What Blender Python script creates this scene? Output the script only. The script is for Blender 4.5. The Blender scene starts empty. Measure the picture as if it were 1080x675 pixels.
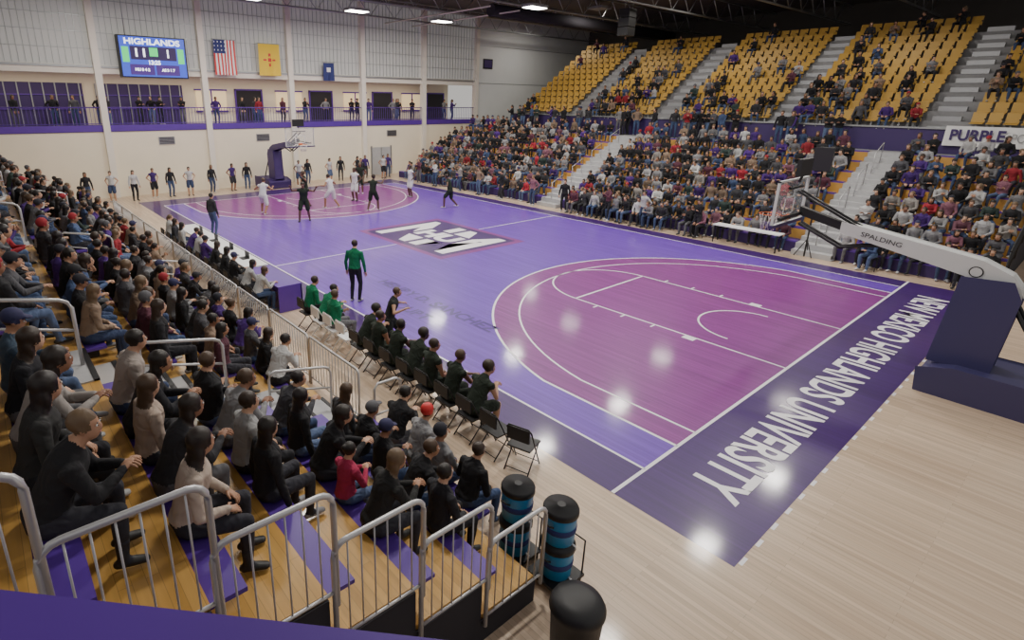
import bpy, bmesh, numpy as np, math, random
from mathutils import Matrix, Vector
rnd=random.Random(7)
W,H=1080,675
# ------------------------------------------------ camera calibration from known court dimensions
def basis(yaw,pitch,roll):
    f=np.array([math.sin(yaw)*math.cos(pitch),math.cos(yaw)*math.cos(pitch),-math.sin(pitch)])
    r=np.array([math.cos(yaw),-math.sin(yaw),0.]);u=np.cross(r,f)
    return f,r*math.cos(roll)+u*math.sin(roll),-r*math.sin(roll)+u*math.cos(roll)
C=[((0,0,0),(680,496),1),((15.24,0,0),(952,303),.8),((5.79,0,0),(828,388),1),((9.45,0,0),(886,348),1),((-0.9,0,0),(647,520),1),
((7.62,14.33,0),(458,250),.7),((7.62,8.33,0),(560,281),.5),((5.79,5.79,0),(610,316),1),((9.45,5.79,0),(682,291),1),
((0,14.33,0),(293,278),.7),((15.24,14.33,0),(583,227),.7),((15.24,28.65,0),(429,196),.6),((0,28.65,0),(178,213),.6),
((7.62,27.43,2.9),(306,155),.5),((7.62,27.43,3.96),(306,134),.5)]
P=np.array([c[0] for c in C],float);U=np.array([c[1] for c in C],float);WT=np.array([c[2] for c in C])
SL=[((250,130),0,-.012,500),((220,78),0,.0295,500),((860,29),1,-.086,250),((760,125),1,.02,100),((100,90),2,.10,60),((155,60),2,.10,60),((1000,320),2,-.28,60)]
def vp(q,ax):
    f,r,u=basis(*q[3:6]);return q[7]+q[6]*r[ax]/f[ax],q[8]-q[6]*u[ax]/f[ax]
def proj(q,P):
    f,r,u=basis(*q[3:6]);D=P-q[:3];z=D@f
    return np.stack([q[7]+q[6]*(D@r)/z,q[8]-q[6]*(D@u)/z],1)
def res(q):
    a=((proj(q,P)-U)*WT[:,None]).ravel();b=[]
    for p,ax,s,w in SL:
        v=vp(q,ax);b.append(w*(((v[1]-p[1])/(v[0]-p[0]) if ax<2 else (v[0]-p[0])/(v[1]-p[1]))-s))
    return np.concatenate([a,b,[(q[7]-540)/12,(q[8]-337.5)/12]])
q=np.array([-5,-5,5.4,0.74,0.38,0,566.,540,337.5]);lam=1.
for it in range(400):
    r=res(q);J=np.zeros((len(r),9))
    for i in range(9):
        d=q.copy();e=1e-5*(100 if i>5 else 1);d[i]+=e;J[:,i]=(res(d)-r)/e
    A=J.T@J;st=np.linalg.solve(A+lam*np.diag(np.diag(A)),-J.T@r)
    if np.sum(res(q+st)**2)<np.sum(r**2): q=q+st;lam*=.5
    else: lam*=3
CAM=q

# ------------------------------------------------ materials
def M(n,c,rough=.6,metal=0,emit=0,noise=0,scale=8,bump=0,coat=0):
    m=bpy.data.materials.new(n);m.use_nodes=True;nt=m.node_tree;b=nt.nodes["Principled BSDF"]
    b.inputs["Base Color"].default_value=(*c,1);b.inputs["Roughness"].default_value=rough;b.inputs["Metallic"].default_value=metal
    if coat: b.inputs["Coat Weight"].default_value=coat;b.inputs["Coat Roughness"].default_value=.08
    if emit: b.inputs["Emission Color"].default_value=(*c,1);b.inputs["Emission Strength"].default_value=emit
    if noise or bump:
        tc=nt.nodes.new("ShaderNodeTexCoord");no=nt.nodes.new("ShaderNodeTexNoise");no.inputs["Scale"].default_value=scale;no.inputs["Detail"].default_value=4
        nt.links.new(tc.outputs["Object"],no.inputs["Vector"])
        if noise:
            mx=nt.nodes.new("ShaderNodeMix");mx.data_type='RGBA'
            mx.inputs[6].default_value=(*[x*(1-noise) for x in c],1);mx.inputs[7].default_value=(*[min(1,x*(1+noise)) for x in c],1)
            nt.links.new(no.outputs["Fac"],mx.inputs[0]);nt.links.new(mx.outputs[2],b.inputs["Base Color"])
        if bump:
            bp=nt.nodes.new("ShaderNodeBump");bp.inputs["Strength"].default_value=bump;bp.inputs["Distance"].default_value=.02
            nt.links.new(no.outputs["Fac"],bp.inputs["Height"]);nt.links.new(bp.outputs[0],b.inputs["Normal"])
    return m
def wood(n,c1,c2,rough,coat=.3,bw=2.2,bh=.075,rot=90,mort=.55,cr=.10):
    m=bpy.data.materials.new(n);m.use_nodes=True;nt=m.node_tree;b=nt.nodes["Principled BSDF"]
    tc=nt.nodes.new("ShaderNodeTexCoord");mp=nt.nodes.new("ShaderNodeMapping");mp.inputs["Rotation"].default_value=(0,0,math.radians(rot))
    br=nt.nodes.new("ShaderNodeTexBrick");br.inputs["Scale"].default_value=1;br.inputs["Brick Width"].default_value=bw;br.inputs["Row Height"].default_value=bh
    br.inputs["Mortar Size"].default_value=.002;br.inputs["Color1"].default_value=(*c1,1);br.inputs["Color2"].default_value=(*c2,1)
    br.inputs["Mortar"].default_value=(*[x*mort for x in c1],1);br.inputs["Bias"].default_value=0
    nt.links.new(tc.outputs["Object"],mp.inputs[0]);nt.links.new(mp.outputs[0],br.inputs[0])
    mp2=nt.nodes.new("ShaderNodeMapping");mp2.inputs["Scale"].default_value=(14,.5,1) if rot==90 else (.5,14,1)
    no=nt.nodes.new("ShaderNodeTexNoise");no.inputs["Scale"].default_value=1.;no.inputs["Detail"].default_value=3;nt.links.new(tc.outputs["Object"],mp2.inputs[0]);nt.links.new(mp2.outputs[0],no.inputs[0])
    mx=nt.nodes.new("ShaderNodeMix");mx.data_type='RGBA';mx.blend_type='MULTIPLY';mx.inputs[0].default_value=.5
    nt.links.new(br.outputs[0],mx.inputs[6]);nt.links.new(no.outputs["Fac"],mx.inputs[7]);nt.links.new(mx.outputs[2],b.inputs["Base Color"])
    b.inputs["Roughness"].default_value=rough;b.inputs["Coat Weight"].default_value=coat;b.inputs["Coat Roughness"].default_value=cr
    return m
m_maple=wood("maple_floor",(.84,.645,.47),(.70,.52,.365),.40,.25)
m_border=wood("court_border_purple",(.068,.013,.19),(.056,.010,.16),.42,.40)
m_purple=wood("court_purple",(.205,.068,.64),(.17,.05,.55),.42,.32)
m_magenta=wood("court_magenta",(.32,.046,.34),(.255,.034,.28),.42,.32)
m_line=M("court_line_white",(.85,.83,.88),.35)
m_textdark=M("court_text_purple",(.05,.015,.18),.35)
m_cream=M("wall_cream",(.82,.74,.59),.8,noise=.04,scale=1.5)
m_grayw=M("wall_gray_panel",(.70,.72,.71),.8,noise=.05,scale=1)
m_backw=M("wall_dark_panel",(.12,.11,.105),.9,noise=.1,scale=1)
m_col=M("column_paint",(.78,.73,.65),.6)
m_ceil=M("ceiling_dark",(.12,.105,.095),.9,noise=.15,scale=2)
m_steel=M("steel_gray",(.36,.37,.38),.4,.6)
m_rail=M("rail_galvanized",(.54,.54,.55),.38,.5)
m_black=M("black_plastic",(.012,.012,.014),.5)
m_white=M("white_paint",(.8,.8,.8),.5)
m_pad=M("gray_white_vinyl",(.60,.61,.61),.45)
m_pp=M("purple_paint",(.10,.035,.32),.4,noise=.12,scale=3)
m_ppd=M("purple_paint_dark",(.045,.022,.12),.5)
m_navyp=M("navy_purple_vinyl",(.05,.045,.125),.4)
m_gold=wood("bleacher_deck_gold",(.84,.49,.14),(.72,.40,.10),.35,.4,2.4,.09)
m_conc=M("stair_gray",(.30,.30,.31),.8,noise=.1,scale=6)
m_stair=M("stair_light_gray",(.42,.42,.43),.7,noise=.1,scale=6)
m_yel=M("seat_yellow",(.50,.30,.055),.5)
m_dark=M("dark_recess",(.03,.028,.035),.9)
m_win=M("window_glow",(.50,.50,.48),.5,emit=.16)
m_warm=M("interior_glow",(.85,.66,.38),.6,emit=.6)
m_lamp=M("lamp_emitter",(1,.97,.9),.5,emit=14)
m_red=M("red_paint",(.6,.03,.03),.5);m_blue=M("cooler_blue",(.025,.24,.50),.35)
m_navy=M("navy_cloth",(.03,.04,.16),.8);m_yflag=M("yellow_cloth",(.8,.55,.05),.8)
m_screen=M("screen_blue",(.04,.08,.55),.4,emit=.9);m_scw=M("screen_white",(.9,.95,1),.4,emit=1.6);m_scg=M("screen_green",(.05,.6,.15),.4,emit=1.2)
m_glass=bpy.data.materials.new("backboard_glass");m_glass.use_nodes=True
_b=m_glass.node_tree.nodes["Principled BSDF"];_b.inputs["Base Color"].default_value=(.8,.85,.88,1);_b.inputs["Alpha"].default_value=.15;_b.inputs["Roughness"].default_value=.1
m_orange=M("rim_orange",(.7,.15,.03),.4,.3);m_net=M("net_white",(.8,.8,.8),.8)
def objmat(n,rampcols=None,k=1.0,useobj=False,rough=.8,bump=.0):
    m=bpy.data.materials.new(n);m.use_nodes=True;nt=m.node_tree;b=nt.nodes["Principled BSDF"];b.inputs["Roughness"].default_value=rough
    oi=nt.nodes.new("ShaderNodeObjectInfo")
    if useobj: nt.links.new(oi.outputs["Color"],b.inputs["Base Color"])
    else:
        mu=nt.nodes.new("ShaderNodeMath");mu.operation='MULTIPLY';mu.inputs[1].default_value=k
        fr=nt.nodes.new("ShaderNodeMath");fr.operation='FRACT';cr=nt.nodes.new("ShaderNodeValToRGB");cr.color_ramp.interpolation='CONSTANT'
        nt.links.new(oi.outputs["Random"],mu.inputs[0]);nt.links.new(mu.outputs[0],fr.inputs[0]);nt.links.new(fr.outputs[0],cr.inputs[0]);nt.links.new(cr.outputs[0],b.inputs["Base Color"])
        els=cr.color_ramp.elements
        for i,c in enumerate(rampcols):
            p=i/len(rampcols);e=els[i] if i<len(els) else els.new(p)
            e.position=p;e.color=(*c,1)
    if bump:
        tc=nt.nodes.new("ShaderNodeTexCoord");no=nt.nodes.new("ShaderNodeTexNoise");no.inputs["Scale"].default_value=6;no.inputs["Distortion"].default_value=1.3;no.inputs["Detail"].default_value=1.5
        bp=nt.nodes.new("ShaderNodeBump");bp.inputs["Strength"].default_value=bump;bp.inputs["Distance"].default_value=.05
        nt.links.new(tc.outputs["Object"],no.inputs[0]);nt.links.new(no.outputs["Fac"],bp.inputs["Height"]);nt.links.new(bp.outputs[0],b.inputs["Normal"])
    return m
mp_shirt=objmat("cloth_shirt",useobj=True,bump=.8,rough=.9)
mp_pants=objmat("cloth_pants",[(.02,.02,.025),(.05,.08,.17),(.015,.015,.02),(.09,.13,.24),(.03,.03,.04),(.12,.12,.13),(.04,.06,.13)],13.7,bump=.8,rough=.9)
mp_skin=objmat("skin",[(.50,.28,.18),(.42,.22,.13),(.56,.34,.23),(.30,.15,.09),(.48,.27,.17)],7.3,rough=.55)
mp_skind=objmat("skin_players",[(.16,.08,.05),(.30,.15,.09),(.10,.05,.03),(.42,.24,.15)],7.3,rough=.5)
mp_shoe=objmat("shoe",[(.6,.6,.6),(.03,.03,.03),(.3,.3,.32),(.02,.02,.02)],23.1,rough=.5)
mp_hair=objmat("hair",[(.012,.008,.006),(.03,.017,.01),(.015,.01,.01),(.07,.04,.022),(.02,.013,.01),(.14,.09,.05)],31.9,rough=.5,bump=.3)
mp_hat=objmat("hat",[(.02,.02,.025),(.3,.02,.03),(.03,.03,.09),(.1,.1,.11),(.02,.02,.03)],41.3)
mp_eye=M("eye_white",(.75,.72,.7),.3);mp_iris=M("eye_dark",(.02,.012,.01),.3);mp_lip=M("lips",(.38,.13,.11),.5)
PM=[mp_shirt,mp_pants,mp_skin,mp_shoe,mp_hair,mp_hat,mp_eye,mp_iris,mp_lip]
COL=bpy.context.scene.collection
# ------------------------------------------------ mesh builder
class MB:
    def __init__(s): s.v=[];s.f=[];s.mi=[];s.ms=[];s.sm=[]
    def _m(s,m):
        if m not in s.ms: s.ms.append(m)
        return s.ms.index(m)
    def face(s,pts,m,sm=False):
        n=len(s.v);s.v+=[tuple(p) for p in pts];s.f.append(tuple(range(n,n+len(pts))));s.mi.append(s._m(m));s.sm.append(sm)
    def box(s,x0,x1,y0,y1,z0,z1,m):
        x0,x1=sorted((x0,x1));y0,y1=sorted((y0,y1));z0,z1=sorted((z0,z1))
        n=len(s.v);s.v+=[(x0,y0,z0),(x1,y0,z0),(x1,y1,z0),(x0,y1,z0),(x0,y0,z1),(x1,y0,z1),(x1,y1,z1),(x0,y1,z1)]
        for f in ((0,3,2,1),(4,5,6,7),(0,1,5,4),(1,2,6,5),(2,3,7,6),(3,0,4,7)):
            s.f.append(tuple(n+i for i in f));s.mi.append(s._m(m));s.sm.append(False)
    def prism(s,poly,ax,a,b,m):
        def mk(p,t): l=list(p);l.insert(ax,t);return tuple(l)
        k=len(poly);n=len(s.v);s.v+=[mk(p,a) for p in poly]+[mk(p,b) for p in poly];i=s._m(m)
        s.f.append(tuple(range(n,n+k)));s.f.append(tuple(range(n+2*k-1,n+k-1,-1)));s.mi+=[i,i];s.sm+=[False]*2
        for j in range(k):
            s.f.append((n+j,n+(j+1)%k,n+k+(j+1)%k,n+k+j));s.mi.append(i);s.sm.append(False)
    def tube(s,pts,r,m,seg=8,closed=False,r2=None):
        pts=[Vector(p) for p in pts];n=len(pts);i=s._m(m);base=len(s.v)
        for j,p in enumerate(pts):
            a=pts[j-1] if (j>0 or closed) else p;b=pts[(j+1)%n] if (j<n-1 or closed) else p
            t=(b-a).normalized();u=t.orthogonal().normalized() if abs(t.z)>.95 else t.cross(Vector((0,0,1))).normalized();w=t.cross(u)
            if abs(t.z)>.95: u=(Vector((1,0,0))-t*t.x).normalized();w=t.cross(u)
            rr=r if r2 is None else r+(r2-r)*j/(n-1)
            for k in range(seg):
                an=2*math.pi*k/seg;s.v.append(tuple(p+u*rr*math.cos(an)+w*rr*math.sin(an)))
        L=n if closed else n-1
        for j in range(L):
            j2=(j+1)%n
            for k in range(seg):
                s.f.append((base+j*seg+k,base+j*seg+(k+1)%seg,base+j2*seg+(k+1)%seg,base+j2*seg+k));s.mi.append(i);s.sm.append(True)
        if not closed:
            s.f.append(tuple(base+k for k in range(seg))[::-1]);s.f.append(tuple(base+(n-1)*seg+k for k in range(seg)));s.mi+=[i,i];s.sm+=[False]*2
    def lathe(s,c,prof,m,seg=20):
        base=len(s.v);i=s._m(m)
        for r,z in prof:
            for k in range(seg):
                a=2*math.pi*k/seg;s.v.append((c[0]+r*math.cos(a),c[1]+r*math.sin(a),c[2]+z))
        for j in range(len(prof)-1):
            for k in range(seg):
                s.f.append((base+j*seg+k,base+j*seg+(k+1)%seg,base+(j+1)*seg+(k+1)%seg,base+(j+1)*seg+k));s.mi.append(i);s.sm.append(True)
        s.f.append(tuple(base+k for k in range(seg))[::-1]);s.f.append(tuple(base+(len(prof)-1)*seg+k for k in range(seg)));s.mi+=[i,i];s.sm+=[False]*2
    def mesh(s,name):
        me=bpy.data.meshes.new(name);me.from_pydata(s.v,[],s.f)
        for m in s.ms: me.materials.append(m)
        me.polygons.foreach_set("material_index",s.mi);me.polygons.foreach_set("use_smooth",s.sm);me.update();return me
    def obj(s,name,parent=None,bevel=0):
        o=bpy.data.objects.new(name,s.mesh(name));COL.objects.link(o)
        if parent: o.parent=parent
        if bevel:
            b=o.modifiers.new("bevel",'BEVEL');b.width=bevel;b.segments=2;b.limit_method='ANGLE'
        return o
def empty(name,loc=(0,0,0),rot=0):
    e=bpy.data.objects.new(name,None);COL.objects.link(e);e.location=loc;e.rotation_euler=(0,0,rot);e.empty_display_size=.2;return e
def inst(me,name,loc,rot=0,parent=None,col=None,sc=1):
    o=bpy.data.objects.new(name,me);COL.objects.link(o);o.location=loc;o.rotation_euler=(0,0,rot);o.scale=(sc,)*3
    if parent: o.parent=parent
    if col: o.color=(*col,1)
    return o
def text(name,body,size,mat_,loc,rotm,parent=None,width=None,bold=.0,extr=0,height=None):
    cu=bpy.data.curves.new(name,'FONT');cu.body=body;cu.size=size;cu.offset=bold;cu.align_x='CENTER';cu.align_y='CENTER';cu.extrude=extr
    t=bpy.data.objects.new("tmpt",cu);COL.objects.link(t);dg=bpy.context.evaluated_depsgraph_get();dg.update()
    me=bpy.data.meshes.new_from_object(t.evaluated_get(dg));bpy.data.objects.remove(t)
    xs=[v.co.x for v in me.vertices];ys=[v.co.y for v in me.vertices];cx=(max(xs)+min(xs))/2;cy=(max(ys)+min(ys))/2
    kx=width/(max(xs)-min(xs)) if width else 1;ky=height/(max(ys)-min(ys)) if height else 1
    for v in me.vertices: v.co.x=(v.co.x-cx)*kx;v.co.y=(v.co.y-cy)*ky
    me.materials.clear();me.materials.append(mat_);o=bpy.data.objects.new(name,me);COL.objects.link(o)
    o.matrix_world=Matrix.Translation(loc)@rotm.to_4x4()
    if parent: o.parent=parent
    return o
def frame(right,up):
    r=Vector(right);u=Vector(up);n=r.cross(u);return Matrix((r,u,n)).transposed()

# ------------------------------------------------ figures
def V(*a): return Vector(a)
def ring_tube(bm,pts,rad,seg=10,side=None,ell=None):
    n=len(pts);rings=[];allp=[]
    for i in range(n):
        a=pts[max(i-1,0)];b=pts[min(i+1,n-1)];t=(b-a).normalized()
        s=Vector(side) if side is not None else (V(1,0,0) if abs(t.x)<.9 else V(0,1,0))
        s=(s-t*s.dot(t)).normalized();w=t.cross(s);rx,ry=(rad[i],rad[i]) if ell is None else ell[i];m=min(rx,ry)
        if i==0: allp.append((pts[0]-t*m*.87,s,w,rx*.5,ry*.5))
        allp.append((pts[i],s,w,rx,ry))
        if i==n-1: allp.append((pts[i]+t*m*.87,s,w,rx*.5,ry*.5))
    for (p,s,w,rx,ry) in allp:
        rings.append([bm.verts.new(p+s*rx*math.cos(2*math.pi*k/seg)+w*ry*math.sin(2*math.pi*k/seg)) for k in range(seg)])
    for a,b in zip(rings,rings[1:]):
        for k in range(seg): bm.faces.new((a[k],a[(k+1)%seg],b[(k+1)%seg],b[k]))
    bm.faces.new(rings[0][::-1]);bm.faces.new(rings[-1])
def ellipsoid(bm,c,r,R=None,u=14,v=10):
    bmesh.ops.create_uvsphere(bm,u_segments=u,v_segments=v,radius=1,matrix=Matrix.Translation(c)@((R or Matrix.Identity(3)).to_4x4())@Matrix.Diagonal((r[0],r[1],r[2],1)))
def ik(a,c,l1,l2,pole):
    d=c-a;L=d.length;D=d.normalized()
    if L>l1+l2-.004: L=l1+l2-.004;c=a+D*L
    x=(l1*l1-l2*l2+L*L)/(2*L);h=math.sqrt(max(l1*l1-x*x,0));p=(pole-D*pole.dot(D)).normalized();return a+D*x+p*h,c
def segd(p,a,b):
    ab=b-a;t=max(0,min(1,(p-a).dot(ab)/max(ab.length_squared,1e-9)));return (p-a-ab*t).length
def make_figure(name,mats=PM,seated=True,lean=.1,arm='lap',hy=0,hp=0,hair='short',shorts=False,sleeve=True,hood=False,feet=None,
                turn=0,female=False,voxel=.014,bulk=1.0,pel=None,hands=None):
    rz=Matrix.Rotation;sc=.92 if female else 1
    PEL=pel or (V(0,0,.11) if seated else V(0,0,.93))
    tR=rz(-turn,3,'Z');X=tR@V(1,0,0);F=tR@V(0,math.cos(lean),-math.sin(lean));up=tR@V(0,math.sin(lean),math.cos(lean))
    neck=PEL+up*.53+F*(.01+.05*lean);hd=neck+V(0,0,1)*.135+tR@V(0,.03+.08*lean,0);hR=rz(-(turn+hy),3,'Z')@rz(-hp,3,'X')
    J={};sw=.178*sc
    for s,k in ((-1,'L'),(1,'R')):
        sh=PEL+up*.45+X*s*sw;J['sh'+k]=sh;hip=PEL+tR@V(s*.095,0,-.01);J['hip'+k]=hip
        if feet: an=V(*feet[k])
        elif seated: an=V(s*.13,.40,-.35)
        else: an=V(s*.11,0,.09)
        kn,an=ik(hip,an,.43,.42,V(s*.15,1,.35 if seated else 0.1));J['kn'+k]=kn;J['an'+k]=an
        if hands: wr=V(*hands[k])
        elif arm=='lap': wr=V(s*.12,.30,.20)
        elif arm=='elbows': wr=V(s*.04,.50,.32)
        elif arm=='phone': wr=V(s*.05,.34,.36)
        elif arm=='crossed': wr=PEL+up*.27+F*.20-X*s*.06
        elif arm=='clap': wr=PEL+up*.38+F*.32+X*s*.04
        elif arm=='side': wr=PEL+V(s*.30,.05,-.12) if seated else PEL+V(s*.27,.07,-.07)
        elif arm=='hips': wr=PEL+V(s*.20,.03,.06)
        elif arm=='up': wr=PEL+up*.95+X*s*.12+F*.15
        el,wr=ik(sh,wr,.285,.255,tR@(V(s*.9,-.7,-.8) if arm!='up' else V(s,0,-.2)));J['el'+k]=el;J['wr'+k]=wr
    bm=bmesh.new();b=bulk
    S=[(-.07,.12,.10),(0,.168,.13),(.1,.165,.128),(.22,.155 if not female else .138,.118),(.36,.17,.13),(.43,.178,.12),(.48,.155,.10),(.52,.095,.075)]
    ring_tube(bm,[PEL+up*s+F*(.012 if .3<s<.48 else 0) for s,_,_ in S],None,16,side=X,ell=[(w*b*sc,d*b) for _,w,d in S])
    ring_tube(bm,[PEL+up*.47,neck+V(0,0,.02),hd-V(0,0,.03)],[.075,.056,.054],10)
    if sleeve:
        ring_tube(bm,[PEL+up*.015,PEL+up*.06],None,16,side=X,ell=[(.182*b*sc,.145*b),(.178*b*sc,.142*b)])
    if hood: ring_tube(bm,[neck+X*-.095-F*.01-up*.01,neck-F*.095-up*.05,neck+X*.095-F*.01-up*.01],[.035,.055,.035],8)
    for k,s in (('L',-1),('R',1)):
        ru=.056*b if sleeve else .044
        ring_tube(bm,[J['sh'+k]-X*s*.07+up*.01,J['sh'+k],(J['sh'+k]+J['el'+k])/2,J['el'+k]],[.062*b,.069*b,ru,ru*.84],10)
        ellipsoid(bm,J['el'+k],[ru*.84]*3)
        ring_tube(bm,[J['el'+k],J['el'+k].lerp(J['wr'+k],.3),J['wr'+k]],[ru*.82,ru*.85,.034 if sleeve else .026],10)
        ring_tube(bm,[J['hip'+k],J['hip'+k].lerp(J['kn'+k],.5),J['kn'+k]],[.095*b,.08,.06],12)
        ellipsoid(bm,J['kn'+k],[.06]*3)
        ring_tube(bm,[J['kn'+k],J['kn'+k].lerp(J['an'+k],.35),J['an'+k]],[.058,.06,.043],10)
        if shorts: ring_tube(bm,[J['hip'+k],J['hip'+k].lerp(J['kn'+k],.85)],[.11,.10],12)
        an=J['an'+k];fd=rz(-turn*.5-s*.15,3,'Z')@V(0,1,0)
        ring_tube(bm,[an-fd*.045-V(0,0,.045),an+fd*.06-V(0,0,.045),an+fd*.15-V(0,0,.055)],None,10,side=V(1,0,0),ell=[(.037,.036),(.045,.036),(.04,.026)])
        ring_tube(bm,[an,an-V(0,0,.03)],[.042,.042],8)
    HM=Matrix.Translation(hd)@hR.to_4x4()
    def hp_(x,y,z): return HM@V(x,y,z)
    ellipsoid(bm,hp_(0,-.012,.03),(.076,.095,.088),hR);ellipsoid(bm,hp_(0,.022,-.03),(.058,.068,.082),hR)
    ellipsoid(bm,hp_(0,.088,-.012),(.015,.022,.028),hR,8,6)
    for s in (-1,1): ellipsoid(bm,hp_(s*.076,-.008,-.002),(.013,.02,.032),hR,8,6)
    hairs={'short':[((0,-.022,.042),(.084,.096,.088))],'afro':[((0,-.02,.055),(.10,.108,.10))],
     'long':[((0,-.022,.042),(.09,.10,.092)),((0,-.06,-.06),(.088,.055,.13)),((0,-.085,-.17),(.085,.045,.13))],
     'bun':[((0,-.022,.042),(.086,.098,.09)),((0,-.11,.06),(.038,.038,.038))],
     'tail':[((0,-.022,.042),(.085,.097,.089)),((0,-.125,-.02),(.03,.035,.06)),((0,-.125,-.12),(.028,.028,.10))],
     'cap':[((0,-.02,.048),(.088,.102,.085)),((0,.095,.052),(.062,.065,.014))],'beanie':[((0,-.02,.058),(.09,.104,.098))]}[hair]
    for c,r in hairs: ellipsoid(bm,hp_(*c),r,hR)
    me=bpy.data.meshes.new(name+"_raw");bm.to_mesh(me);bm.free()
    ob=bpy.data.objects.new("tmp",me);COL.objects.link(ob)
    m=ob.modifiers.new("r",'REMESH');m.mode='VOXEL';m.voxel_size=voxel
    m=ob.modifiers.new("s",'SMOOTH');m.factor=.5;m.iterations=3 if voxel<.02 else 1
    dg=bpy.context.evaluated_depsgraph_get();dg.update()
    me2=bpy.data.meshes.new_from_object(ob.evaluated_get(dg));bpy.data.objects.remove(ob);bpy.data.meshes.remove(me)
    me2.materials.clear()
    for mm in mats: me2.materials.append(mm)
    segs=[(PEL-up*.07,PEL-up*.02,.14,1),(PEL+up*.07,PEL+up*.42,.14,0),(neck+up*.0,hd,.055,2),(J['shL'],J['shR'],.08,0)]
    for k in 'LR':
        segs+=[(J['sh'+k],J['el'+k],.05,0 if sleeve else 2),(J['el'+k],J['wr'+k],.04,0 if sleeve else 2),
               (J['hip'+k],J['hip'+k].lerp(J['kn'+k],.85 if shorts else 1),.085,1),(J['kn'+k],J['an'+k],.05,2 if shorts else 1)]
        an=J['an'+k];fd=rz(-turn*.5,3,'Z')@V(0,1,0);segs+=[(an-fd*.04-V(0,0,.05),an+fd*.14-V(0,0,.055),.035,3)]
    inv=HM.inverted();mi=[]
    for p in me2.polygons:
        c=p.center;lab=min(segs,key=lambda s:segd(c,s[0],s[1])/s[2])[3];l=inv@c
        if l.length<.30:
            hh=any(((l.x-hc[0])/hr[0])**2+((l.y-hc[1])/hr[1])**2+((l.z-hc[2])/hr[2])**2<1.25 for hc,hr in hairs)
            if hh and not (l.y>.045 and l.z<.055 and not(hair=='cap' and l.z>.03)): lab=5 if hair in('cap','beanie') and l.z>-.01 else 4
            elif l.length<.125: lab=2
        mi.append(lab)
    me2.polygons.foreach_set("material_index",mi);me2.polygons.foreach_set("use_smooth",[True]*len(mi))
    bm=bmesh.new();bm.from_mesh(me2)
    def addpart(fn,mat):
        n=len(bm.faces);fn();bm.faces.ensure_lookup_table()
        for f in bm.faces[n:]: f.material_index=mat;f.smooth=True
    for s in (-1,1):
        addpart(lambda:ellipsoid(bm,hp_(s*.031,.079,.008),(.013,.008,.008),hR,8,6),6)
        addpart(lambda:ellipsoid(bm,hp_(s*.031,.086,.008),(.006,.004,.006),hR,6,4),7)
        addpart(lambda:ellipsoid(bm,hp_(s*.031,.085,.026),(.016,.005,.004),hR,6,4),7)
    addpart(lambda:ellipsoid(bm,hp_(0,.083,-.055),(.022,.008,.006),hR,8,4),8)
    for k,s in (('L',-1),('R',1)):
        d=(J['wr'+k]-J['el'+k]).normalized();d=(d+V(0,0,-.25 if arm=='lap' else 0)).normalized()
        side=V(-s,0,0) if arm not in('clap','up') else V(0,0,1);side=(side-d*side.dot(d)).normalized()
        nrm=d.cross(side).normalized()
        if nrm.z>0: nrm=-nrm
        w=J['wr'+k]
        def hand():
            ring_tube(bm,[w-d*.01,w+d*.04,w+d*.085],None,8,side=side,ell=[(.026,.018),(.04,.016),(.038,.013)])
            for i,L in enumerate((.062,.074,.07,.055)):
                o=(1.5-i)*.020;b0=w+d*.08+side*o
                p1=b0+(d+side*(1.5-i)*.05).normalized()*L*.45;p2=p1+(d*.75+nrm*.6).normalized()*L*.33;p3=p2+(d*.4+nrm*.9).normalized()*L*.25
                ring_tube(bm,[b0,p1,p2,p3],[.0095,.009,.008,.007],6,side=side)
            t0=w+d*.025+side*.028;p1=t0+(d*.5+side*.8).normalized()*.035;p2=p1+(d*.9+side*.25+nrm*.2).normalized()*.03
            ring_tube(bm,[t0,p1,p2],[.0125,.011,.009],6,side=nrm)
        addpart(hand,2)
    bm.to_mesh(me2);bm.free();me2.name=name
    return me2
PMU=[mp_shirt,mp_shirt,mp_skind,mp_shoe,mp_hair,mp_hat,mp_eye,mp_iris,mp_lip]
PMR=list(PM);PMR[5]=m_red
FC={'L':(-.16,.30,-.35),'R':(.10,.52,-.35)}
FX={'L':(-.10,.46,-.35),'R':(.20,.34,-.35)}
SEAT=[make_figure("fig_seat_%d"%i,**o) for i,o in enumerate([
 dict(lean=.10,arm='lap',hair='short',hood=True),
 dict(lean=.40,arm='elbows',hair='long',female=True),
 dict(lean=.05,arm='phone',hair='cap',hp=.3,feet=FC),
 dict(lean=.15,arm='clap',hair='tail',hy=.5,female=True),
 dict(lean=.02,arm='crossed',hair='short',hy=-.4,bulk=1.12,feet=FX),
 dict(lean=.20,arm='lap',hair='long',hy=-.5,female=True),
 dict(lean=.45,arm='elbows',hair='short',hy=.3,bulk=1.08),
 dict(lean=-.02,arm='lap',hair='beanie',hy=.2,hood=True,feet=FC),
 dict(lean=.1,arm='phone',hair='bun',hy=.1,hp=.25,female=True,feet=FX),
 dict(lean=.3,arm='elbows',hair='cap',hood=True,hy=-.2),
 dict(lean=.25,arm='lap',hair='short',hy=-.1,bulk=1.05),
 dict(lean=.05,arm='side',hair='long',hy=-.3,female=True,turn=.15)])]
SEATRED=make_figure("fig_seat_red",mats=PMR,lean=.3,arm='elbows',hair='beanie',hood=True,bulk=1.06)
PLAY_SIT=[make_figure("fig_bench_%d"%i,mats=PMU,shorts=True,sleeve=False,**o) for i,o in enumerate([
 dict(lean=.1,arm='lap',hair='short',hy=.4),dict(lean=.5,arm='elbows',hair='afro',hy=.5),dict(lean=.25,arm='elbows',hair='short',hy=-.1)])]
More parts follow.
